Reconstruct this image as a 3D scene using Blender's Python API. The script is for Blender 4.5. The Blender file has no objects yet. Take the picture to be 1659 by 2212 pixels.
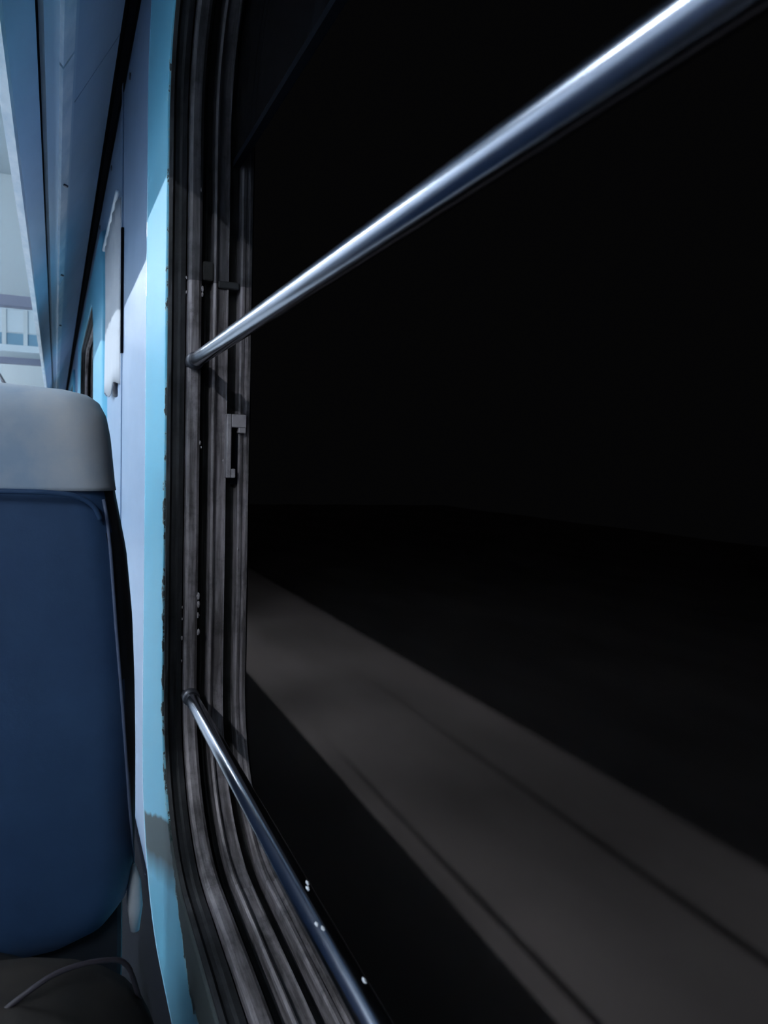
import bpy, bmesh, math, random
from mathutils import Vector, Euler
random.seed(7)
S = bpy.context.scene
COL = S.collection
PI = math.pi

# ------------------------------------------------------------------ camera
# world: +Y = forward along the coach, +X = towards the window wall, +Z = up; camera at origin
cd = bpy.data.cameras.new('camera'); cam = bpy.data.objects.new('camera', cd); COL.objects.link(cam)
cd.sensor_fit = 'VERTICAL'; cd.sensor_height = 36.0; cd.lens = 1650.0 / 2212.0 * 36.0
cd.clip_start = 0.01; cd.clip_end = 200
cam.location = (0, 0, 0)
m = Euler((0, 0, -math.radians(23.3195))).to_matrix() @ Euler((math.radians(90 - 3.5078), 0, 0)).to_matrix() @ Euler((0, 0, math.radians(1.6))).to_matrix()
cam.rotation_euler = m.to_euler()
cd.dof.use_dof = True; cd.dof.focus_distance = 0.95; cd.dof.aperture_fstop = 13.0
S.camera = cam

# ------------------------------------------------------------------ night sky
w = bpy.data.worlds.new('night'); S.world = w; w.use_nodes = True
bg = w.node_tree.nodes['Background']; bg.inputs[0].default_value = (0.5, 0.5, 0.56, 1); bg.inputs[1].default_value = 0.0028

S.view_settings.view_transform = 'Standard'; S.view_settings.look = 'None'
S.view_settings.exposure = 0.0; S.view_settings.gamma = 1.0
S.view_settings.use_curve_mapping = False
TUBE_STRENGTH = 330.0
TUBE_COLOR = (0.80, 0.90, 1.0)

# ------------------------------------------------------------------ materials
def mat(name, color, rough=0.6, metal=0.0, spec=0.5, coat=0.0):
    m = bpy.data.materials.new(name); m.use_nodes = True
    b = m.node_tree.nodes['Principled BSDF']
    b.inputs['Base Color'].default_value = (*color, 1); b.inputs['Roughness'].default_value = rough
    b.inputs['Metallic'].default_value = metal; b.inputs['Specular IOR Level'].default_value = spec
    b.inputs['Coat Weight'].default_value = coat
    return m
def nn(m, t, **kw):
    n = m.node_tree.nodes.new(t)
    for k, v in kw.items(): setattr(n, k, v)
    return n
def noise(m, scale, stretch=(1, 1, 1), detail=6, coord='Object', rough=0.6):
    tc = nn(m, 'ShaderNodeTexCoord'); mp = nn(m, 'ShaderNodeMapping'); mp.inputs['Scale'].default_value = stretch
    no = nn(m, 'ShaderNodeTexNoise'); no.inputs['Scale'].default_value = scale; no.inputs['Detail'].default_value = detail
    no.inputs['Roughness'].default_value = rough
    L = m.node_tree.links; L.new(tc.outputs[coord], mp.inputs[0]); L.new(mp.outputs[0], no.inputs['Vector'])
    return no.outputs['Fac']
def ramp(m, fac, stops):
    r = nn(m, 'ShaderNodeValToRGB'); e = r.color_ramp.elements
    while len(e) < len(stops): e.new(0.5)
    for i, (p, c) in enumerate(stops):
        e[i].position = p; e[i].color = (*c, 1) if len(c) == 3 else c
    m.node_tree.links.new(fac, r.inputs[0]); return r.outputs[0]
def mix(m, fac, a, b, mode='MIX'):
    x = nn(m, 'ShaderNodeMix', data_type='RGBA', blend_type=mode); L = m.node_tree.links
    for sock, v in ((x.inputs[0], fac), (x.inputs[6], a), (x.inputs[7], b)):
        if isinstance(v, (int, float)): sock.default_value = v
        elif isinstance(v, tuple): sock.default_value = (*v, 1)
        else: L.new(v, sock)
    return x.outputs[2]
def base(m, out): m.node_tree.links.new(out, m.node_tree.nodes['Principled BSDF'].inputs['Base Color'])
def roughlink(m, out): m.node_tree.links.new(out, m.node_tree.nodes['Principled BSDF'].inputs['Roughness'])
def bump(m, fac, strength=0.3, dist=0.002):
    b = nn(m, 'ShaderNodeBump'); b.inputs['Strength'].default_value = strength; b.inputs['Distance'].default_value = dist
    m.node_tree.links.new(fac, b.inputs['Height']); m.node_tree.links.new(b.outputs[0], m.node_tree.nodes['Principled BSDF'].inputs['Normal'])
def g(v): return (v, v, v)

def weathered(name, dark, light, lo=0.40, hi=0.66, rough=0.5, metal=0.25):
    """aluminium with streaks that run along the profile (UV: u along, v across)"""
    m = mat(name, light, rough, metal)
    n1 = noise(m, 1.0, (7, 90, 1), 8, 'UV', 0.65)
    n2 = noise(m, 22.0, (1, 1, 1), 8, 'Object', 0.7)
    c = ramp(m, n1, [(lo, dark), (hi, light)])
    d = ramp(m, n2, [(0.36, g(0.35)), (0.5, g(0.85)), (0.75, g(1.1))])
    base(m, mix(m, 0.8, c, d, 'MULTIPLY')); bump(m, n2, 0.25, 0.0015)
    roughlink(m, ramp(m, n2, [(0.3, g(min(1, rough + .25))), (0.7, g(rough))]))
    return m
M = {}
M['alu'] = weathered('weathered_aluminium', (0.14, 0.12, 0.12), (0.54, 0.475, 0.49))
M['alu_shade'] = weathered('shaded_upper_aluminium', (0.06, 0.055, 0.06), (0.17, 0.155, 0.165))  # shade on the upper jamb, put into a darker metal colour
M['alu_light'] = weathered('worn_bright_aluminium', (0.28, 0.25, 0.25), (0.60, 0.54, 0.56), 0.3, 0.6, 0.42)
M['alu_dark'] = weathered('dark_track', (0.012, 0.011, 0.010), (0.05, 0.045, 0.042), rough=0.8, metal=0)  # near-black tone, mainly for the recessed tracks
M['rubber'] = weathered('perished_rubber', (0.010, 0.010, 0.011), (0.036, 0.034, 0.038), rough=0.6, metal=0)

def cyan_paint():
    m = mat('cyan_gloss_paint', (0.20, 0.55, 0.75), 0.45, 0, 0.08, 0.0)
    L = m.node_tree.links
    uv = nn(m, 'ShaderNodeUVMap'); sp = nn(m, 'ShaderNodeSeparateXYZ'); L.new(uv.outputs[0], sp.inputs[0])
    n1 = noise(m, 42.0, (1, 1, 1), 9, 'Object', 0.68)       # chips
    n2 = noise(m, 6.0, (1, 1, 1), 5, 'Object')
    n3 = noise(m, 14.0, (1, 1, 0.5), 4, 'Object')
    # v = distance from the inner edge in metres: chips only close to the edge
    ma = nn(m, 'ShaderNodeMath', operation='MULTIPLY'); L.new(sp.outputs[1], ma.inputs[0]); ma.inputs[1].default_value = -11.0
    ad = nn(m, 'ShaderNodeMath', operation='ADD'); L.new(ma.outputs[0], ad.inputs[0]); L.new(n1, ad.inputs[1])
    # more wear low down (z below -0.1)
    tc = nn(m, 'ShaderNodeTexCoord'); sz = nn(m, 'ShaderNodeSeparateXYZ'); L.new(tc.outputs['Object'], sz.inputs[0])
    mr = nn(m, 'ShaderNodeMapRange'); L.new(sz.outputs[2], mr.inputs[0]); mr.inputs[1].default_value = 0.25; mr.inputs[2].default_value = -0.5
    mr.inputs[3].default_value = -0.02; mr.inputs[4].default_value = 0.09
    ad2 = nn(m, 'ShaderNodeMath', operation='ADD'); L.new(ad.outputs[0], ad2.inputs[0]); L.new(mr.outputs[0], ad2.inputs[1])
    my = nn(m, 'ShaderNodeMapRange'); L.new(sz.outputs[1], my.inputs[0]); my.inputs[1].default_value = 0.90; my.inputs[2].default_value = 0.76
    my.inputs[3].default_value = 0.0; my.inputs[4].default_value = 0.80
    lowm = nn(m, 'ShaderNodeMath', operation='LESS_THAN'); L.new(sz.outputs[2], lowm.inputs[0]); lowm.inputs[1].default_value = -0.4
    my2 = nn(m, 'ShaderNodeMath', operation='MULTIPLY'); L.new(my.outputs[0], my2.inputs[0]); L.new(lowm.outputs[0], my2.inputs[1])
    ad3 = nn(m, 'ShaderNodeMath', operation='ADD'); L.new(ad2.outputs[0], ad3.inputs[0]); L.new(my2.outputs[0], ad3.inputs[1]); ad2 = ad3
    edge = ramp(m, ad2.outputs[0], [(0.555, g(0)), (0.575, g(1))])
    body = mix(m, ramp(m, n2, [(0.4, g(0)), (0.75, g(0.35))]), (0.165, 0.49, 0.66), (0.25, 0.53, 0.63))
    halo = ramp(m, ad2.outputs[0], [(0.48, g(0)), (0.56, g(0.5))])
    body = mix(m, halo, body, (0.42, 0.56, 0.54))
    # cast shadow painted into the lower far corner of the surround
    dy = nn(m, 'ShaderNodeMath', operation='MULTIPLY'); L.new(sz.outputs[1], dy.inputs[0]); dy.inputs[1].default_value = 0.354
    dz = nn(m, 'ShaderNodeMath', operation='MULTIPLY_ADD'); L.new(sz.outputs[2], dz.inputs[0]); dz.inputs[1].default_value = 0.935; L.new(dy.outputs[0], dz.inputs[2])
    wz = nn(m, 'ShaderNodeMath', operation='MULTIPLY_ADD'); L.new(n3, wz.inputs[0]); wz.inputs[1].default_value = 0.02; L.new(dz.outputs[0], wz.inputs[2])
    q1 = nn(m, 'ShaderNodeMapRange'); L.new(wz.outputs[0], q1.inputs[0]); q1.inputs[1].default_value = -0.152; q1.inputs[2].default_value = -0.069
    corner_shadow = ramp(m, q1.outputs[0], [(0.0, g(0)), (0.4, g(1.0)), (0.94, g(1.0)), (1.0, g(0))])
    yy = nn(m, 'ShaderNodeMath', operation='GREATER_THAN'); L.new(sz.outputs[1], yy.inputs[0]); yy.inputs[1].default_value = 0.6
    bl2 = nn(m, 'ShaderNodeMath', operation='MULTIPLY'); L.new(corner_shadow, bl2.inputs[0]); L.new(yy.outputs[0], bl2.inputs[1])
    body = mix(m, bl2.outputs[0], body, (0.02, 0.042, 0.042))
    base(m, mix(m, edge, body, (0.07, 0.08, 0.08)))
    roughlink(m, ramp(m, edge, [(0, g(0.42)), (1, g(0.75))]))
    inv = nn(m, 'ShaderNodeMath', operation='SUBTRACT'); inv.inputs[0].default_value = 1; L.new(edge, inv.inputs[1])
    bump(m, inv.outputs[0], 0.5, 0.001)
    return m
M['cyan'] = cyan_paint()
M['cyan2'] = mat('cyan_paint_far', (0.16, 0.47, 0.66), 0.45, 0, 0.2)
M['added_bead'] = mat('glossy_cyan_glint_bead', (0.25, 0.58, 0.78), 0.06, 0, 0.8, 1.0)
M['wall'] = mat('pale_lavender_laminate', (0.40, 0.50, 0.68), 0.34, 0, 0.22)
n_ = noise(M['wall'], 5, (1, 1, 2)); base(M['wall'], ramp(M['wall'], n_, [(0.3, (0.27, 0.38, 0.54)), (0.7, (0.34, 0.44, 0.60))]))
M['wall_shade'] = mat('shaded_lower_wall', (0.010, 0.011, 0.016), 0.9, 0, 0.05)
M['cornice'] = mat('pale_cyan_cornice_paint', (0.44, 0.62, 0.72), 0.4)
M['wall_pale'] = mat('pale_laminate', (0.75, 0.78, 0.82), 0.5)
M['outer'] = mat('outer_skin_paint', (0.04, 0.04, 0.07), 0.5)
M['rack'] = mat('slate_blue_paint', (0.21, 0.33, 0.50), 0.42)
n_ = noise(M['rack'], 3, (3, 1, 1)); base(M['rack'], ramp(M['rack'], n_, [(0.3, (0.38, 0.50, 0.62)), (0.7, (0.50, 0.61, 0.74))]))
M['rack_light'] = mat('scuffed_light_metal', (0.5, 0.6, 0.72), 0.35, 0.2)
n_ = noise(M['rack_light'], 9, (3, 1, 1)); base(M['rack_light'], ramp(M['rack_light'], n_, [(0.3, (0.62, 0.72, 0.80)), (0.65, (0.95, 0.96, 0.98))]))
M['rack_front'] = mat('slate_rack_front', (0.12, 0.18, 0.27), 0.5)
M['rack_mid'] = mat('blue_grey_strip', (0.56, 0.67, 0.77), 0.4, 0.1)
M['black'] = mat('black_gap', (0.004, 0.005, 0.008), 0.9, 0, 0.03)
M['ceil'] = mat('cream_white_ceiling', (0.35, 0.39, 0.41), 0.5)
M['beam'] = mat('grey_violet_beam', (0.17, 0.18, 0.24), 0.5)
M['floor'] = mat('light_grey_floor', (0.60, 0.62, 0.64), 0.6)
M['curtain'] = mat('cream_white_cloth', (0.58, 0.60, 0.64), 0.8)
M['vinyl'] = mat('navy_vinyl', (0.032, 0.075, 0.17), 0.5)
n_ = noise(M['vinyl'], 260, (1, 1, 1), 3); bump(M['vinyl'], n_, 0.15, 0.0006)
n2_ = noise(M['vinyl'], 7); base(M['vinyl'], ramp(M['vinyl'], n2_, [(0.3, (0.027, 0.062, 0.14)), (0.7, (0.038, 0.085, 0.185))]))
M['cover'] = mat('grey_headrest_cloth', (0.27, 0.31, 0.36), 0.75)
n_ = noise(M['cover'], 9, (1, 1, 1), 6); base(M['cover'], ramp(M['cover'], n_, [(0.32, (0.37, 0.47, 0.60)), (0.5, (0.52, 0.57, 0.64)), (0.72, (0.66, 0.65, 0.66))]))
n_ = noise(M['cover'], 300); bump(M['cover'], n_, 0.2, 0.0006)
M['piping'] = mat('grey_blue_piping', (0.12, 0.15, 0.24), 0.4)
M['chrome'] = mat('scuffed_chrome', (0.32, 0.34, 0.40), 0.18, 1.0)
n_ = noise(M['chrome'], 60, (1, 0.15, 1), 6); roughlink(M['chrome'], ramp(M['chrome'], n_, [(0.3, g(0.16)), (0.7, g(0.25))]))
M['steel_dark'] = mat('dull_socket_steel', (0.10, 0.10, 0.115), 0.45, 0.8)
M['fleck'] = mat('white_paint_fleck', (0.75, 0.75, 0.78), 0.6)
M['bag'] = mat('dark_brown_cloth', (0.060, 0.048, 0.040), 0.85)
n_ = noise(M['bag'], 14); base(M['bag'], ramp(M['bag'], n_, [(0.3, (0.014, 0.011, 0.010)), (0.7, (0.04, 0.031, 0.026))]))
M['strap'] = mat('dark_violet_strap', (0.05, 0.04, 0.05), 0.5)
M['vinyl_shade'] = mat('shaded_side_vinyl', (0.012, 0.014, 0.020), 0.6)  # shade on the side turned from the light, put into the colour
M['pale'] = mat('pale_sliver_grey', (0.6, 0.62, 0.66), 0.4)
M['ground'] = mat('grey_brown_trackside_earth', (0.2, 0.18, 0.17), 0.95)
n_ = noise(M['ground'], 0.9, (1, 0.35, 1), 3, 'Object', 0.4)
base(M['ground'], ramp(M['ground'], n_, [(0.3, (0.22, 0.18, 0.17)), (0.55, (0.30, 0.245, 0.235)), (0.8, (0.37, 0.30, 0.285))]))
M['pane_light'] = mat('pale_panel', (0.38, 0.44, 0.48), 0.3)
M['pane_teal'] = mat('blue_teal_panel', (0.11, 0.21, 0.29), 0.25)
M['housing'] = mat('white_lamp_housing', (0.75, 0.77, 0.78), 0.5)
t = bpy.data.materials.new('glowing_tube'); t.use_nodes = True; nt = t.node_tree; nt.nodes.clear()
e_ = nt.nodes.new('ShaderNodeEmission'); o_ = nt.nodes.new('ShaderNodeOutputMaterial'); nt.links.new(e_.outputs[0], o_.inputs[0])
e_.inputs[0].default_value = (*TUBE_COLOR, 1); e_.inputs[1].default_value = TUBE_STRENGTH
M['tube'] = t
gl = bpy.data.materials.new('dusty_glass'); gl.use_nodes = True; nt = gl.node_tree; nt.nodes.clear()
tr = nt.nodes.new('ShaderNodeBsdfTransparent'); gs = nt.nodes.new('ShaderNodeBsdfGlossy'); df = nt.nodes.new('ShaderNodeBsdfDiffuse')
tr.inputs[0].default_value = (0.25, 0.25, 0.27, 1); gs.inputs['Roughness'].default_value = 0.05; gs.inputs[0].default_value = (.8, .8, .85, 1)
df.inputs[0].default_value = (0.14, 0.13, 0.14, 1)
m1 = nt.nodes.new('ShaderNodeMixShader'); m2 = nt.nodes.new('ShaderNodeMixShader'); o_ = nt.nodes.new('ShaderNodeOutputMaterial')
m1.inputs[0].default_value = 0.045; m2.inputs[0].default_value = 0.02
nt.links.new(tr.outputs[0], m1.inputs[1]); nt.links.new(df.outputs[0], m1.inputs[2])
nt.links.new(m1.outputs[0], m2.inputs[1]); nt.links.new(gs.outputs[0], m2.inputs[2]); nt.links.new(m2.outputs[0], o_.inputs[0])
M['glass'] = gl

# ------------------------------------------------------------------ helpers
def props(o, label=None, cat=None, group=None, kind=None):
    if label: o['label'] = label
    if cat: o['category'] = cat
    if group: o['group'] = group
    if kind: o['kind'] = kind
    return o
def empty(name, loc=(0, 0, 0), **kw):
    o = bpy.data.objects.new(name, None); COL.objects.link(o); o.location = loc; o.empty_display_size = 0.1
    return props(o, **kw)
def obj(name, verts, faces, mt, parent=None, smooth=False, uv=None, **kw):
    me = bpy.data.meshes.new(name); me.from_pydata([tuple(v) for v in verts], [], faces)
    if uv:
        ul = me.uv_layers.new(name='UVMap')
        for p in me.polygons:
            for li in p.loop_indices: ul.data[li].uv = uv[me.loops[li].vertex_index]
    for mm in (mt if isinstance(mt, list) else [mt]): me.materials.append(mm)
    bm = bmesh.new(); bm.from_mesh(me); bmesh.ops.recalc_face_normals(bm, faces=bm.faces)
    bm.to_mesh(me); bm.free()
    if smooth: me.shade_smooth()
    o = bpy.data.objects.new(name, me); COL.objects.link(o)
    if parent is not None:
        o.parent = parent
        px = Vector((0, 0, 0)); q = parent
        while q is not None: px += Vector(q.location); q = q.parent
        me.transform(__import__('mathutils').Matrix.Translation(-px))
    return props(o, **kw)
def box(x0, x1, y0, y1, z0, z1):
    v = [(x, y, z) for x in (x0, x1) for y in (y0, y1) for z in (z0, z1)]
    f = [(0, 1, 3, 2), (4, 6, 7, 5), (0, 4, 5, 1), (2, 3, 7, 6), (0, 2, 6, 4), (1, 5, 7, 3)]
    return v, f
def bevel(o, wd=0.004, seg=2):
    b = o.modifiers.new('bevel', 'BEVEL'); b.width = wd; b.segments = seg; b.limit_method = 'ANGLE'
    o.data.shade_smooth() if False else None
    return o
def blob(c, r, seed=0, sx=1, sy=1, sz=1):
    rn = random.Random(seed); V, F = [], []; n = 7
    V.append((c[0], c[1], c[2] + r * sz))
    for j in (1, 2, 3):
        ph = PI * j / 4
        for k in range(n):
            t = 2 * PI * k / n; q = r * rn.uniform(.65, 1.15)
            V.append((c[0] + q * sx * math.sin(ph) * math.cos(t), c[1] + q * sy * math.sin(ph) * math.sin(t), c[2] + q * sz * math.cos(ph)))
    V.append((c[0], c[1], c[2] - r * sz))
    for k in range(n):
        k2 = (k + 1) % n; F.append((0, 1 + k, 1 + k2)); F.append((1 + 3 * n, 1 + 2 * n + k2, 1 + 2 * n + k))
        for j in (0, 1): F.append((1 + j * n + k, 1 + (j + 1) * n + k, 1 + (j + 1) * n + k2, 1 + j * n + k2))
    return V, F
def smooth_path(P, k=6):
    P = [Vector(p) for p in P]; Q = []
    for i in range(len(P) - 1):
        a = P[max(i - 1, 0)]; b = P[i]; c = P[i + 1]; d = P[min(i + 2, len(P) - 1)]
        for j in range(k):
            t = j / k; Q.append(0.5 * ((2 * b) + (c - a) * t + (2 * a - 5 * b + 4 * c - d) * t * t + (-a + 3 * b - 3 * c + d) * t ** 3))
    return Q + [P[-1]]
def tubev(pts, r, n=14, caps=True):
    """tube through points; r scalar or list"""
    V, F = [], []; pts = [Vector(p) for p in pts]
    rs = r if isinstance(r, (list, tuple)) else [r] * len(pts)
    for i, p in enumerate(pts):
        d = (pts[min(i + 1, len(pts) - 1)] - pts[max(i - 1, 0)]).normalized()
        a = d.cross(Vector((0.13, 0.2, 1)) if abs(d.z) < 0.9 else Vector((1, 0, 0))).normalized(); b = d.cross(a)
        for k in range(n):
            t = 2 * PI * k / n; V.append(p + (a * math.cos(t) + b * math.sin(t)) * rs[i])
    for i in range(len(pts) - 1):
        for k in range(n):
            k2 = (k + 1) % n; F.append((i * n + k, i * n + k2, (i + 1) * n + k2, (i + 1) * n + k))
    if caps: F.append(tuple(range(n))[::-1]); F.append(tuple((len(pts) - 1) * n + k for k in range(n)))
    return V, F
NA = 14; NS = 26
def loop(y0, y1, z0, z1, r):
    """rounded rectangle in YZ, always the same number of points; returns [(y, z, ny, nz)] (n points into the opening)"""
    P = []
    cs = [(y1 - r, z0 + r, -90), (y1 - r, z1 - r, 0), (y0 + r, z1 - r, 90), (y0 + r, z0 + r, 180)]
    for ci, (cy, cz, a0) in enumerate(cs):
        for k in range(NA + 1):
            a = math.radians(a0 + 90 * k / NA); P.append((cy + r * math.cos(a), cz + r * math.sin(a), -math.cos(a), -math.sin(a)))
        cy2, cz2, a2 = cs[(ci + 1) % 4]
        p = P[-1]; a = math.radians(a2); q = (cy2 + r * math.cos(a), cz2 + r * math.sin(a))
        for k in range(1, NS):
            t = k / NS; P.append((p[0] + (q[0] - p[0]) * t, p[1] + (q[1] - p[1]) * t, p[2], p[3]))
    return P
def arclen(P):
    L = [0]
    for i in range(1, len(P) + 1):
        a, b = P[i - 1], P[i % len(P)]; L.append(L[-1] + math.hypot(a[0] - b[0], a[1] - b[1]))
    return L
def sweep(name, P, prof, mt, parent, closed_profile=False, smooth=False, jitter=0.0, seed=1, **kw):
    """sweep profile [(x, n)] (n = distance into the opening) round the loop P"""
    rnd = random.Random(seed); V, F, UV = [], [], []; L = arclen(P); n = len(P); k = len(prof)
    pl = [0]
    for i in range(1, k): pl.append(pl[-1] + math.hypot(prof[i][0] - prof[i - 1][0], prof[i][1] - prof[i - 1][1]))
    wob = [rnd.uniform(-1, 1) for _ in range(40)]
    for i in range(n + 1):
        y, z, ny, nz = P[i % n]; s = L[i]
        for j, (x, d) in enumerate(prof):
            dd = d + jitter * (math.sin(s * 31 + wob[j % 40] * 9) * .5 + math.sin(s * 83 + wob[(j + 9) % 40] * 9) * .35)
            V.append((x, y + ny * dd, z + nz * dd)); UV.append((s, pl[j]))
    for i in range(n):
        for j in range(k - 1 + (1 if closed_profile else 0)):
            j2 = (j + 1) % k; F.append((i * k + j, i * k + j2, (i + 1) * k + j2, (i + 1) * k + j))
    return obj(name, V, F, mt, parent, smooth, UV, **kw)
def ring(x, A, B):
    """flat-ish ring between two loops of equal length at given x"""
    n = len(A); V = [(x, p[0], p[1]) for p in A] + [(x, p[0], p[1]) for p in B]
    return V, [(i, (i + 1) % n, n + (i + 1) % n, n + i) for i in range(n)]

# ------------------------------------------------------------------ dimensions
FLOOR = -1.30; CEIL = 1.72; GROUND = -2.60
XW = 0.142           # inner wall skin
XO = 0.236           # outer wall skin
W1 = (-0.62, 1.0, -0.478, 0.60, 0.185)
W2 = (3.05, 4.67, -0.478, 0.585, 0.185)
W0 = (-4.30, -2.68, -0.478, 0.60, 0.185)
W3 = (6.7, 8.3, -0.478, 0.60, 0.185)
Wm = (-8.0, -6.4, -0.478, 0.60, 0.185)
W4 = (10.3, 11.9, -0.478, 0.60, 0.185)

# ------------------------------------------------------------------ window wall
wall = empty('wall_right', (0, 0, 0), kind='structure')
ZT = 0.93
splits = [-9.5, -5.35, -1.65, 1.9, 5.7, 9.3, 13.0]
for (a, b, W) in zip(splits[:-1], splits[1:], (Wm, W0, W1, W2, W3, W4)):
    A = loop(*W); B = loop(a, b, FLOOR, ZT, 0.002)
    v, f = ring(XW, A, B); n = len(v)
    v2, f2 = ring(XO, A, B)
    v = v + v2; f = f + [tuple(i + n for i in q) for q in f2]
    o = obj('wall_panel', v, f, [M['wall'], M['outer']], wall)
    for p in o.data.polygons:
        if p.center.x > 0.2: p.material_index = 1
# upper closing wall + wall ends
v, f = box(XW, XO, -9.5, 13, ZT, CEIL); obj('upper_wall_panel', v, f, M['cornice'], wall)
# vertical cover strips where wall sheets meet
for ys in (1.9,):
    v, f = box(XW - 0.003, XW, ys - 0.012, ys + 0.012, -0.9, 0.86); bevel(obj('cover_strip', v, f, M['wall'], wall), 0.0015)
# small screws on the wall between rack and window
for (y, z) in ((1.42, 0.80), (1.72, 0.79), (2.3, 0.80), (2.9, 0.80)):
    v, f = tubev([(XW + .002, y, z), (XW - 0.0025, y, z)], 0.007, 10); obj('screw', v, f, M['steel_dark'], wall)

# ------------------------------------------------------------------ near window
def window(name, W, full=True):
    win = empty(name, (0.18, (W[0] + W[1]) / 2, W[2]), kind='structure')
    P = loop(*W)
    sweep('rubber_seal', P, [(0.1285, -0.002), (0.1290, 0.003), (0.133, 0.005), (0.136, 0.001), (0.141, 0.001), (0.144, 0.003), (0.150, 0.002), (0.1515, -0.006)],
          M['rubber'], win, jitter=0.0006, seed=3)
    sweep('inner_channel', P, [(0.1515, -0.012), (0.1525, 0.010), (0.156, 0.0125), (0.165, 0.0125), (0.1685, 0.010), (0.1695, -0.012)],
          M['alu'], win, jitter=0.0004, seed=4)
    sweep('track_groove', P, [(0.1690, -0.010), (0.1745, -0.010), (0.1750, -0.004), (0.1770, -0.004), (0.1775, -0.013), (0.1835, -0.013)], M['alu_dark'], win)
    sweep('track_ridge', P, [(0.1830, -0.014), (0.1838, 0.0075), (0.1865, 0.009), (0.1885, 0.0075), (0.1895, 0.002), (0.2015, 0.002), (0.2025, 0.004), (0.2038, 0.004), (0.2045, -0.014)],
          M['alu'], win, jitter=0.0003, seed=5)
    sweep('track_groove', P, [(0.2040, -0.015), (0.2185, -0.015)], M['alu_dark'], win)
    sweep('outer_channel', P, [(0.2180, -0.016), (0.2190, 0.005), (0.2210, 0.007), (0.2245, 0.006), (0.2250, 0.004), (0.2290, 0.004), (0.2295, 0.007), (0.2330, 0.006), (0.2345, 0.002), (0.2365, -0.012)],
          M['alu'], win, jitter=0.0002, seed=6)
    return win, P
def shade_jamb_top(win):
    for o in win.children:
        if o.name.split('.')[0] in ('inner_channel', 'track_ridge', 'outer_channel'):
            o.data.materials.append(M['alu_shade']); off = Vector(win.location)
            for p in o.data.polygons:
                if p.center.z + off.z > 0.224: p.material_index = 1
win1, P1 = window('window_1', W1); shade_jamb_top(win1)
win2, P2 = window('window_2', W2)
win4, _ = window('window_4', W0)
# raised sliding pane: bottom edge level with the top of the lit view
sash = obj('raised_sash', *box(0.2065, 0.2155, W1[0] + 0.01, W1[1] - 0.006, 0.372, 0.380), M['black'], win1)
v, f = box(0.2095, 0.2125, W1[0] + 0.02, W1[1] - 0.01, 0.379, 0.575); obj('glass_pane', v, f, M['glass'], win1)
for wn, W in ((win2, W2), (win4, W0)):
    obj('raised_sash', *box(0.2065, 0.2155, W[0] + 0.01, W[1] - 0.006, 0.372, 0.392), M['alu_dark'], wn)
    v, f = box(0.2095, 0.2125, W[0] + 0.02, W[1] - 0.01, 0.388, 0.565); obj('glass_pane', v, f, M['glass'], wn)
# joint in the far jamb: short raised cover pieces above the joint
v, f = box(0.170, 0.1835, 0.990, 1.012, 0.226, 0.250); bevel(obj('joint_block', v, f, M['alu_dark'], win1), 0.002)
v, f = box(0.1895, 0.2175, 0.9935, 1.013, 0.219, 0.229); bevel(obj('joint_block', v, f, M['rubber'], win1), 0.002)
# latch keeper: rectangular striker loop over the outer groove
def keeper():
    y1 = 0.999; y0 = y1 - 0.016
    x0, x1, z0, z1 = 0.2015, 0.2270, -0.022, 0.060; t = 0.0062; V, F = [], []
    for bx in ((x0, x0 + t, y0, y1, z0, z1), (x0 + t, x1, y0 + .001, y1, z1 - 0.017, z1), (x0 + t, x0 + t + .006, y0 + 0.001, y1, z0, z0 + .012),
               (x1 - 0.010, x1, y0 + .002, y1, z1 - 0.024, z1)):
        v, f = box(*bx); n = len(V); V += v; F += [tuple(i + n for i in q) for q in f]
    return V, F
v, f = keeper(); k_ = bevel(obj('latch_keeper', v, f, M['alu_light'], win1), 0.0012, 2)
v, f = box(0.2095, 0.2255, 0.9965, 1.001, -0.030, 0.040); obj('latch_slot', v, f, M['black'], k_)
# small paint and dirt flecks on the jamb
for (x, z, r) in ((0.169, 0.022, .0028), (0.1705, 0.016, .0018), (0.1695, 0.215, .004), (0.1695, 0.208, .003), (0.1505, 0.228, .0022), (0.1505, 0.21, .002), (0.169, -0.175, .005), (0.1695, -0.186, .005), (0.1695, -0.20, .004), (0.170, -0.222, .0045),
                  (0.1503, -0.19, .0022), (0.1503, -0.205, .002), (0.1503, -0.23, .003), (0.1503, -0.26, .0022), (0.2195, -0.115, .002), (0.1985, 0.0, .002), (0.165, 0.335, .005)):
    v, f = blob((x, 0.990 + (0.006 if x < .16 else 0), z), r, int(z * 9999), .5, .7, 1.0)
    obj('paint_fleck', v, f, M['alu_light'], win1)

# cyan painted surround
def surround(name, W, outer, mt, wide_x=0.0):
    A = loop(*W); B = loop(*outer); n = len(A); V, F, UV = [], [], []; L = arclen(A)
    xs = [(0.0, 0.134), (0.0, 0.1272), (0.03, 0.1262), (0.2, 0.1258), (0.45, 0.1252), (0.70, 0.1248), (0.88, 0.1246), (0.93, 0.1252), (0.965, 0.1275), (0.988, 0.132), (1.0, 0.1425)]
    k = len(xs)
    for i in range(n + 1):
        a, b = A[i % n], B[i % n]; ln = math.hypot(a[0] - b[0], a[1] - b[1])
        for t, x in xs:
            V.append((x, a[0] + (b[0] - a[0]) * t, a[1] + (b[1] - a[1]) * t)); UV.append((L[i], t * ln))
    for i in range(n):
        for j in range(k - 1): F.append((i * k + j, i * k + j + 1, (i + 1) * k + j + 1, (i + 1) * k + j))
    return obj(name, V, F, mt, None, True, UV, kind='structure')
tr1 = surround('trim_1', W1, (-0.84, 1.225, -0.665, 0.765, 0.23), M['cyan'])
PB = loop(-0.84, 1.225, -0.665, 0.765, 0.23)
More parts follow.
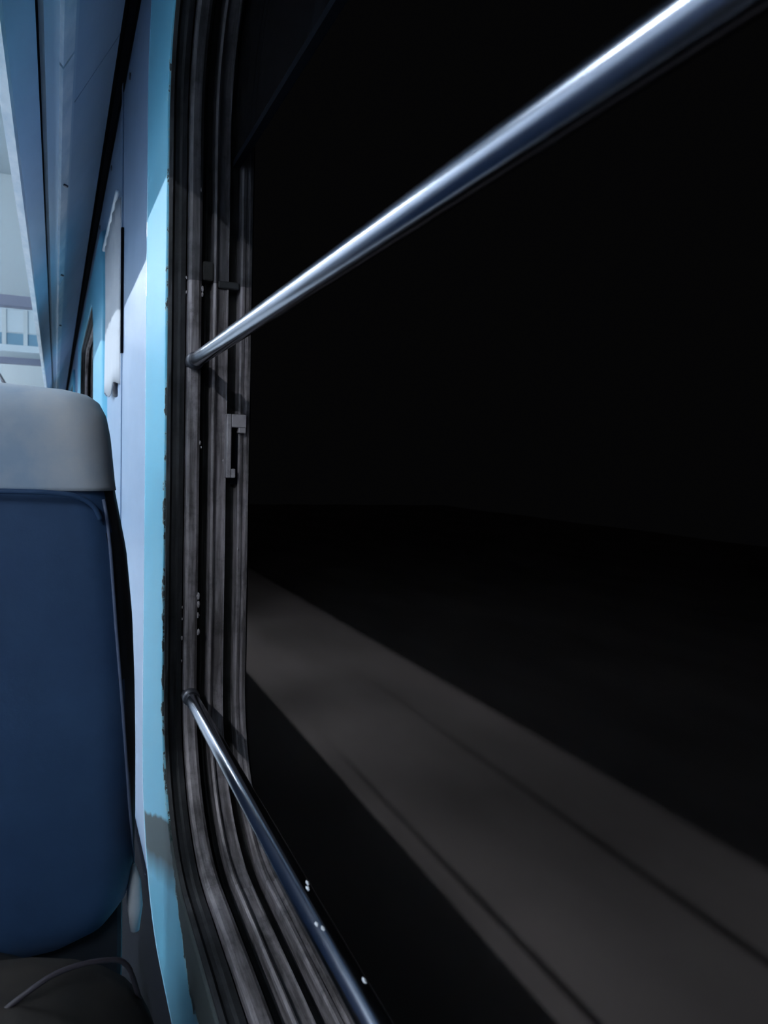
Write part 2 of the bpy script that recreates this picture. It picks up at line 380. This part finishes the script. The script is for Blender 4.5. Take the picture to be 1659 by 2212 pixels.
sweep('glint_bead', PB, [(XW - 0.0125 + 0.0045 * math.cos(a * PI / 6), 0.0045 * math.sin(a * PI / 6) + 0.008) for a in range(12)], M['added_bead'], tr1, closed_profile=True, smooth=True)  # glossy bead added to catch glints along the outer edge
# shade on the wall below the windows, painted as a dark panel
v, f = box(XW - 0.006, XW + 0.001, -9.4, 12.9, FLOOR, -0.69); bevel(obj('wall_shade_panel', v, f, M['wall_shade'], wall), 0.002)
# bare metal strip where the paint has gone under the near sill
# second window, beyond the pier
surround('trim_2', W2, (2.45, 5.15, -0.665, 0.70, 0.12), M['cyan2'])
win3, _ = window('window_3', W3); surround('trim_3', W3, (6.5, 8.5, -0.665, 0.70, 0.2), M['cyan2'])

# ------------------------------------------------------------------ guard bars
def guard_bar(x, z, r, label, W1=W1):
    root = empty('guard_bar', (x, (W1[0] + W1[1]) / 2, z), label=label, cat='bar', group='guard bars across the windows')
    ys = [W1[0] + 0.004, W1[1] - 0.008]
    v, f = tubev([(x, ys[0], z), (x, ys[0] + .03, z), (x, ys[1] - .03, z), (x, ys[1], z)], r, 40)
    b = obj('rod', v, f, M['chrome'], root, True)
    for y, s in ((ys[1], -1), (ys[0], 1)):
        v, f = tubev([(x, y + .004, z), (x, y + s * 0.012, z), (x, y + s * 0.016, z)], [r * 1.28, r * 1.24, r * 1.02], 28)
        obj('end_socket', v, f, M['steel_dark'], root, True)
    return root
bar_t = guard_bar(0.1605, 0.124, 0.0088, 'upper chrome guard bar crossing the open window at eye level')
for W_ in (W2, W0):
    for z_, n_ in ((0.124, 'upper'), (-0.305, 'lower')):
        guard_bar(0.1605, z_, 0.0088, n_ + (' chrome guard bar across the next window beyond the headrest' if W_ is W2 else ' chrome guard bar across the window behind'), W_)
bar_b = guard_bar(0.1605, -0.305, 0.0088, 'lower chrome guard bar crossing the open window above the sill')
for (y, dx, dz) in ((0.492, 0.002, 0.0108), (0.500, 0.005, 0.0098), (0.445, -.004, 0.0103), (0.452, -.006, 0.0092), (0.39, .004, .010)):
    v, f = blob((0.1605 + dx * .8, y, -0.305 + dz * .82), .0022, int(y * 9999), .6, 1.4, .5)
    obj('paint_fleck', v, f, M['fleck'], bar_b)

# ------------------------------------------------------------------ luggage rack (sloping underside, seen from below)
def extrude_y(name, prof, y0, y1, mt, parent, closed=True, smooth=False, **kw):
    k = len(prof); V = [(x, y0, z) for x, z in prof] + [(x, y1, z) for x, z in prof]
    F = [(j, (j + 1) % k, k + (j + 1) % k, k + j) for j in range(k if closed else k - 1)]
    if closed: F += [tuple(range(k))[::-1], tuple(range(k, 2 * k))]
    return obj(name, V, F, mt, parent, smooth, **kw)
rack = empty('luggage_rack', (0.02, 2.0, 0.55), label='slate blue enclosed luggage rack running above the windows', cat='luggage rack')
ZF = 0.49; ZR = 0.845
def onrack(r, drop=0.0):
    # point on the sloping underside with x/z = r
    x0, z0, x1, z1 = -0.147 * ZF, ZF, 0.128, ZR
    # x0+(x1-x0)t = r (z0+(z1-z0)t)
    tt = (r * z0 - x0) / ((x1 - x0) - r * (z1 - z0)); return (x0 + (x1 - x0) * tt + drop * 0.8, z0 + (z1 - z0) * tt - drop)
def strip(name, r0, r1, drop, th, mt, y0=-9.4, y1=12.9):
    a = onrack(r0, drop); b = onrack(r1, drop); c = onrack(r1, drop - th); d = onrack(r0, drop - th)
    return extrude_y(name, [a, b, c, d], y0, y1, mt, rack)
for (a, b) in ((-9.4, 1.62), (1.625, 3.9), (3.905, 6.2), (6.205, 12.9)):
    strip('underside_panel', 0.042, 0.139, 0.0, 0.012, M['rack'], a, b)
strip('side_strip', 0.028, 0.0425, 0.004, 0.016, M['rack_mid'])
for (a, b) in ((-9.4, 1.35), (1.36, 3.0), (3.01, 5.0), (5.01, 12.9)):
    strip('light_rail', 0.004, 0.029, 0.010, 0.022, M['rack_light'], a, b)
strip('side_strip', -0.030, 0.0045, 0.003, 0.014, M['rack_mid'])
strip('dark_groove', -0.047, -0.0295, -0.006, 0.008, M['black'])
strip('fascia_panel', -0.133, -0.046, 0.002, 0.012, M['rack'])
a = onrack(-0.147); 
extrude_y('front_lip', [(a[0], a[1]), (a[0] + .014, a[1] - .002), (a[0] + 0.016, a[1] + 0.03), (a[0] - 0.004, a[1] + 0.045)], -9.4, 12.9, M['rack_light'], rack)
extrude_y('rack_back', [(a[0] + .004, a[1] + .03), (0.12, 0.90), (0.12, 0.93), (a[0] - .02, 0.93)], -9.4, 12.9, M['rack_front'], rack)
for y in (0.93, 0.99):      # little clip ticks beside the groove
    p = onrack(-0.055, 0.008); q = onrack(-0.085, 0.008)
    v, f = tubev([(p[0], y + .025, p[1]), (q[0], y, q[1])], 0.0022, 8); obj('clip', v, f, M['rack_light'], rack)
for y in (1.95, 2.9, 4.0):
    p = onrack(0.016, 0.013); v, f = tubev([(p[0], y, p[1]), (p[0] - .001, y, p[1] - .004)], 0.006, 8); obj('rivet', v, f, M['steel_dark'], rack)
# black gap between rack and wall
extrude_y('trim_4', [(0.1265, 0.848), (XW, 0.850), (XW, 0.93), (0.1265, 0.93)], -9.4, 12.9, M['black'], None, kind='structure')
extrude_y('trim_5', [(XW - .002, 0.83), (XW + .002, 0.83), (XW + .002, 0.852), (XW - .002, 0.852)], -9.4, 12.9, M['black'], None, kind='structure')

# ------------------------------------------------------------------ coach shell
obj('ceiling', *box(-3.05, XO, -9.5, 13, CEIL, CEIL + 0.05), M['ceil'], kind='structure')
obj('floor', *box(-3.05, XO, -9.5, 13, FLOOR - 0.06, FLOOR), M['floor'], kind='structure')
obj('wall_left', *box(-3.10, -3.05, -9.5, 13, FLOOR - .06, CEIL + .05), M['wall_pale'], kind='structure')
obj('wall_back', *box(-3.05, XO, -9.56, -9.5, FLOOR - .06, CEIL + .05), M['wall'], kind='structure')
obj('wall_front', *box(-3.05, XO, 13, 13.06, FLOOR - .06, CEIL + .05), M['ceil'], kind='structure')

# partitions across the coach
def partition(y, zb, zt, label, panes=False):
    root = empty('partition', (-1.5, y, zb), label=label, cat='partition')
    v, f = box(-0.80, XW - .03, y, y + 0.03, zt, CEIL); bevel(obj('upper_panel', v, f, M['ceil'], root), .003)
    v, f = box(-0.80, XW - .03, y - 0.03, y + 0.05, zb, zt); bevel(obj('header_beam', v, f, M['beam'], root), .006)
    return root
partition(5.35, 0.915, 0.985, 'nearer cross partition with grey-violet header beam beyond the headrest')
p2 = partition(9.45, 1.0, 1.07, 'farther cross partition with thin header beam above doorway')
# pale frames and glazed lights hung under the nearer header
lights_ = empty('glazed_screen', (-0.6, 8.9, 1.07), label='pale glazed screen with blue-teal panes beyond the nearer header beam', cat='screen')
v, f = box(-0.9, -0.13, 8.9, 8.93, 1.50, CEIL); obj('top_rail', v, f, M['pane_light'], lights_)
v, f = box(-0.9, -0.13, 8.9, 8.93, 1.07, 1.14); obj('bottom_rail', v, f, M['pane_light'], lights_)
x = -0.17
for i in range(6):
    w_ = (0.10, 0.16, 0.07, 0.13, 0.15, 0.3)[i]
    v, f = box(x - w_, x, 8.91, 8.92, 1.14, 1.26); obj('pane', v, f, M['pane_teal'], lights_)
    v, f = box(x - w_, x, 8.91, 8.92, 1.27, 1.50); obj('pane', v, f, M['pane_light'], lights_)
    v, f = box(x - w_ - .04, x - w_, 8.895, 8.935, 1.14, 1.5); obj('mullion', v, f, M['ceil'], lights_)
    x -= w_ + .04
v, f = tubev([(-0.80, 11.5, 1.25), (-0.40, 11.5, 0.55)], 0.022, 12)
props(obj('handrail', v, f, M['steel_dark'], None, True), 'thin grey slanting handrail above the headrest at left', 'handrail')

# ------------------------------------------------------------------ fluorescent lamps
def lamp(x, y, z, label, ln=1.2):
    root = empty('ceiling_lamp', (x, y, z), label=label, cat='lamp', group='fluorescent tubes along the ceiling')
    v, f = box(x - .05, x + .05, y - ln / 2 - .04, y + ln / 2 + .04, z + 0.035, CEIL); bevel(obj('housing', v, f, M['housing'], root), .006)
    v, f = tubev([(x, y - ln / 2, z), (x, y + ln / 2, z)], 0.0145, 16); obj('tube', v, f, M['tube'], root, True)
    for s in (-1, 1):
        v, f = box(x - .018, x + .018, y + s * (ln / 2 + .012) - .012, y + s * (ln / 2 + .012) + .012, z - .02, z + .04); obj('lamp_holder', v, f, M['housing'], root)
LL = {-5.6: 'bare fluorescent tube farthest behind the viewpoint', -1.6: 'bare fluorescent tube over the aisle just behind the near seat', 1.9: 'bare fluorescent tube over the aisle ahead of the near seat', 5.0: 'bare fluorescent tube just before the nearer cross partition',
      7.1: 'bare fluorescent tube just beyond the nearer cross partition', 9.2: 'bare fluorescent tube beside the glazed screen', 11.6: 'bare fluorescent tube at the far end of the coach'}
for y in (-5.6, -1.6, 1.9, 5.0, 7.1, 9.2, 11.6):
    lamp(-1.68, y, 1.62, LL[y])

# ------------------------------------------------------------------ seat in front
def seat():
    root = empty('passenger_seat', (-0.4, 0.92, -1.3), label='high-backed navy vinyl seat with grey headrest cover beside the wall', cat='seat')
    tab = [(0.074, -0.010), (0.0735, 0.005), (0.069, 0.032), (0.060, 0.046), (0.045, 0.053), (0.02, 0.0575), (-0.03, 0.0625), (-0.104, 0.0765), (-0.18, 0.0835), (-0.255, 0.0865), (-0.33, 0.088), (-0.411, 0.0885),
           (-0.46, 0.087), (-0.50, 0.080), (-0.53, 0.060), (-0.548, 0.02), (-0.556, -0.05)]
    def edge(z):
        for (z0, x0), (z1, x1) in zip(tab[:-1], tab[1:]):
            if z1 <= z <= z0: return x0 + (x1 - x0) * (z0 - z) / (z0 - z1)
        return tab[-1][1]
    def body(name, zt, zb, yb, yf, grow, mt, par, nz=46, bulge=0.012, rr=0.045):
        xl = -0.98; V, F = [], []
        zs = [zt + (zb - zt) * (i / nz) for i in range(nz + 1)]
        sec = None
        for z in zs:
            xr = edge(z) + grow
            # thin out near the very top and bottom so that the ends are rounded
            top = max(0.0, min(1.0, (0.076 + grow - z) / 0.05)); bot = max(0.0, min(1.0, (z - (-0.560)) / 0.06))
            th = math.sqrt(max(0.0, 1 - (1 - top) ** 2)) * math.sqrt(max(0.0, 1 - (1 - bot) ** 2))
            th = max(th, 0.04)
            yc = (yb + yf) / 2; hy = (yf - yb) / 2 * th; r = min(rr, hy * 0.98)
            pts = []
            for (cx, cy, a0) in ((xr - r, yc - hy + r, -90), (xr - r, yc + hy - r, 0), (xl + r, yc + hy - r, 90), (xl + r, yc - hy + r, 180)):
                for k in range(9):
                    a = math.radians(a0 + 90 * k / 8); pts.append((cx + r * math.cos(a), cy + r * math.sin(a)))
                if a0 == 180 or a0 == 0:
                    pass
            # subdivide the rear face for padding
            rear = []
            p, q = pts[-1], pts[0]
            for k in range(1, 12):
                t = k / 12; rear.append((p[0] + (q[0] - p[0]) * t, p[1] - bulge * th * math.sin(PI * t) ** 0.5))
            pts = pts + rear; sec = len(pts)
            V += [(x, y, z) for x, y in pts]
        for i in range(nz):
            for k in range(sec):
                k2 = (k + 1) % sec; F.append((i * sec + k, i * sec + k2, (i + 1) * sec + k2, (i + 1) * sec + k))
        F.append(tuple(range(sec))[::-1]); F.append(tuple(nz * sec + k for k in range(sec)))
        return obj(name, V, F, mt, par, True)
    yb, yf = 0.862, 0.975
    body('backrest', 0.068, -0.556, yb, yf, -0.0025, M['vinyl'], root)
    PIP = [(-0.036, 0.0455), (-0.065, 0.051), (-0.105, 0.055), (-0.181, 0.0605), (-0.259, 0.067), (-0.311, 0.071), (-0.391, 0.077), (-0.445, 0.082), (-0.50, 0.086)]
    def pipx(z):
        for (z0, x0), (z1, x1) in zip(PIP[:-1], PIP[1:]):
            if z1 <= z <= z0: return x0 + (x1 - x0) * (z0 - z) / (z0 - z1)
        return PIP[0][1] if z > PIP[0][0] else PIP[-1][1]
    bk = [o for o in root.children if o.name.startswith('backrest')][0]
    bk.data.materials.append(M['vinyl_shade']); off = Vector(root.location)
    for p in bk.data.polygons:
        c = p.center + off
        if c.x > pipx(c.z) + 0.001 or c.y > 0.95: p.material_index = 1
    cov = body('headrest_cover', 0.0765, -0.036, yb - 0.004, yf + 0.004, -0.0012, M['cover'], root, nz=26)
    # hem of the cover
    pts = [(-0.9 + 0.095 * i, yb - 0.0185, -0.036) for i in range(9)] + [(-0.035, yb - .0165, -0.0365), (0.0, yb - 0.013, -0.038), (0.022, yb - .0095, -0.042), (0.037, yb - .005, -0.052), (0.044, yb - 0.000, -0.066)]
    v, f = tubev(smooth_path(pts, 4), 0.0028, 10); obj('hem', v, f, M['vinyl'], cov, True)
    # vertical piping down the rear corner
    deps = bpy.context.evaluated_depsgraph_get() if False else None
    def surfy(x, z):       # rear surface of the backrest near its rounded corner
        xr = edge(z) - 0.0025; r_ = 0.045; d = x - (xr - r_)
        return yb + (0 if d <= 0 else r_ - math.sqrt(max(0, r_ * r_ - min(d, r_) ** 2)))
    pts = [(pipx(z), surfy(pipx(z), z) - 0.0005, z) for z in [-0.045 - i * 0.0152 for i in range(31)]]
    v, f = tubev(pts, 0.0019, 8); obj('piping', v, f, M['piping'], root, True)
    # cushion, frame, legs
    v, f = box(-0.98, 0.075, 0.93, 1.40, -0.86, -0.74); bevel(obj('seat_cushion', v, f, M['vinyl'], root), 0.03, 4)
    v, f = box(-0.96, 0.07, 0.895, 1.36, -0.90, -0.86); obj('seat_frame', v, f, M['steel_dark'], root)
    v, f = box(-0.95, 0.072, 0.897, 0.922, -0.90, -0.50); bevel(obj('added_shroud', v, f, M['vinyl_shade'], root), 0.006)  # dark panel added to cover the bright patch below the backrest
    for x in (-0.9, 0.04):
        v, f = tubev([(x, 0.925, -1.30), (x, 0.925, -0.53)], 0.016, 12); obj('upright', v, f, M['steel_dark'], root, True)
        v, f = tubev([(x, 1.32, -1.30), (x, 1.32, -0.86)], 0.016, 12); obj('leg', v, f, M['steel_dark'], root, True)
    # pale piece added for the bright sliver of wall beside the seat
    pts = [(0.083, 0.90, -0.47), (0.0845, 0.90, -0.49), (0.0855, 0.90, -0.52), (0.086, 0.90, -0.55)]
    v, f = tubev(pts, [0.003, 0.008, 0.009, 0.005], 14); obj('wall_sliver', v, f, M['pale'], root, True, label='added pale piece standing in for a bright sliver of wall')
    # a pale scuff on the back near its lower edge
    v, f = tubev([(-0.002, 0.869, -0.500), (0.006, 0.869, -0.497)], 0.0028, 8); obj('scuff', v, f, M['rack_light'], root, True)
    return root
s1 = seat()
s2 = s1.copy(); COL.objects.link(s2); s2['label'] = 'navy vinyl seat behind the viewpoint beside the open window'
for ch in list(s1.children):
    c = ch.copy(); COL.objects.link(c); c.parent = s2
    for q in list(ch.children):
        d = q.copy(); COL.objects.link(d); d.parent = c
s2.location.y -= 1.30
for o_ in (s1, s2): o_['group'] = 'seats along the window wall'

# ------------------------------------------------------------------ dark cloth bag low at the left, in front of the seat
def bag():
    root = empty('cloth_bag', (-0.12, 0.66, FLOOR), label='dark brown cloth bag with a strap standing behind the seat', cat='bag')
    V, F = [], []; nu, nv = 40, 30; cx, cy = -0.17, 0.64; zt = -0.405
    rnd = random.Random(4)
    for j in range(nv + 1):
        t = j / nv; z = FLOOR + (zt - FLOOR) * (1 - (1 - t) ** 1.6) if t < 1 else zt
        prof = math.sqrt(max(0.0, 1 - max(0, (t - 0.55) / 0.45) ** 2.4)); prof = max(prof, 0.02)
        for i in range(nu):
            a = 2 * PI * i / nu; c, s = math.cos(a), math.sin(a)
            ex = abs(c) ** 0.7 * (1 if c > 0 else -1); ey = abs(s) ** 0.8 * (1 if s > 0 else -1)
            wv = 1 + 0.03 * math.sin(3 * a + 9 * t) + 0.02 * math.sin(7 * a - 14 * t)
            V.append((cx + 0.265 * ex * prof * wv, cy + 0.13 * ey * prof * wv, z + 0.010 * math.sin(4 * a + 2) * t + 0.006 * math.sin(9 * a) * t))
    for j in range(nv):
        for i in range(nu):
            i2 = (i + 1) % nu; F.append((j * nu + i, j * nu + i2, (j + 1) * nu + i2, (j + 1) * nu + i))
    F.append(tuple(range(nu))[::-1]); F.append(tuple(nv * nu + i for i in range(nu)))
    obj('pouch', V, F, M['bag'], root, True)
    pts = [(-0.06, 0.60, -0.425), (-0.02, 0.61, -0.405), (0.005, 0.62, -0.400), (0.035, 0.63, -0.405), (0.055, 0.64, -0.42), (0.068, 0.66, -0.47)]
    v, f = tubev(smooth_path(pts), 0.0022, 8); obj('strap', v, f, M['strap'], root, True)
    pts = [(0.03, 0.545, -0.46), (0.05, 0.56, -0.44), (0.062, 0.58, -0.44)]
    v, f = tubev(smooth_path(pts), 0.0018, 8); obj('strap', v, f, M['strap'], root, True)
bag()

# ------------------------------------------------------------------ folded curtain on the pier before the next window
def curtain():
    V, F = [], []; y0, y1 = 1.90, 2.40; n = 60; zb, zt = 0.172, 0.60; rows = 10
    for j in range(rows + 1):
        z = zb + (zt - zb) * j / rows
        for i in range(n + 1):
            t = i / n; y = y0 + (y1 - y0) * t
            d = 0.011 + 0.0016 * math.sin(t * PI * 9) + 0.0012 * math.sin(t * 37 + j * .4)
            d *= min(1, t * 9) ** .5 * min(1, (1 - t) * 9 + .1) ** .5
            V.append((XW - 0.0015 - max(d, 0.002), y, z + (0.012 * math.sin(t * 9) if j == 0 else 0)))
    for j in range(rows):
        for i in range(n): a = j * (n + 1) + i; F.append((a, a + 1, a + n + 2, a + n + 1))
    root = empty('curtain', (0.13, 2.15, zt), label='gathered cream-white curtain hanging on the wall before the far window', cat='curtain')
    o = obj('curtain_cloth', V, F, M['curtain'], root, True); s = o.modifiers.new('solid', 'SOLIDIFY'); s.thickness = 0.002
    v, f = tubev([(0.129, 1.88, zt + .004), (0.129, 2.42, zt + .004)], 0.005, 10); obj('curtain_rail', v, f, M['rack_light'], root, True)
    v, f = tubev([(0.130, 1.93, 0.178), (0.130, 1.935, 0.160), (0.132, 1.96, 0.150)], 0.006, 10); obj('tie_clip', v, f, M['steel_dark'], root, True)
    v, f = box(XW - .006, XW, 1.858, 1.874, 0.24, 0.52); obj('shadow_gap', v, f, M['black'], root)  # black strip painted in for the shadow gap beside the curtain
curtain()

# ------------------------------------------------------------------ trackside ground
def ground():
    V, F = [], []; nx, ny = 60, 90
    for j in range(ny + 1):
        for i in range(nx + 1):
            x = -6 + 30 * (i / nx); y = -14 + 60 * (j / ny)
            V.append((x, y, GROUND + 0.02 * math.sin(x * 1.9 + .5) * math.cos(y * 0.7) + random.uniform(-.004, .004)))
    for j in range(ny):
        for i in range(nx): a = j * (nx + 1) + i; F.append((a, a + 1, a + nx + 2, a + nx + 1))
    obj('ground', V, F, M['ground'], None, True, kind='structure')
ground()
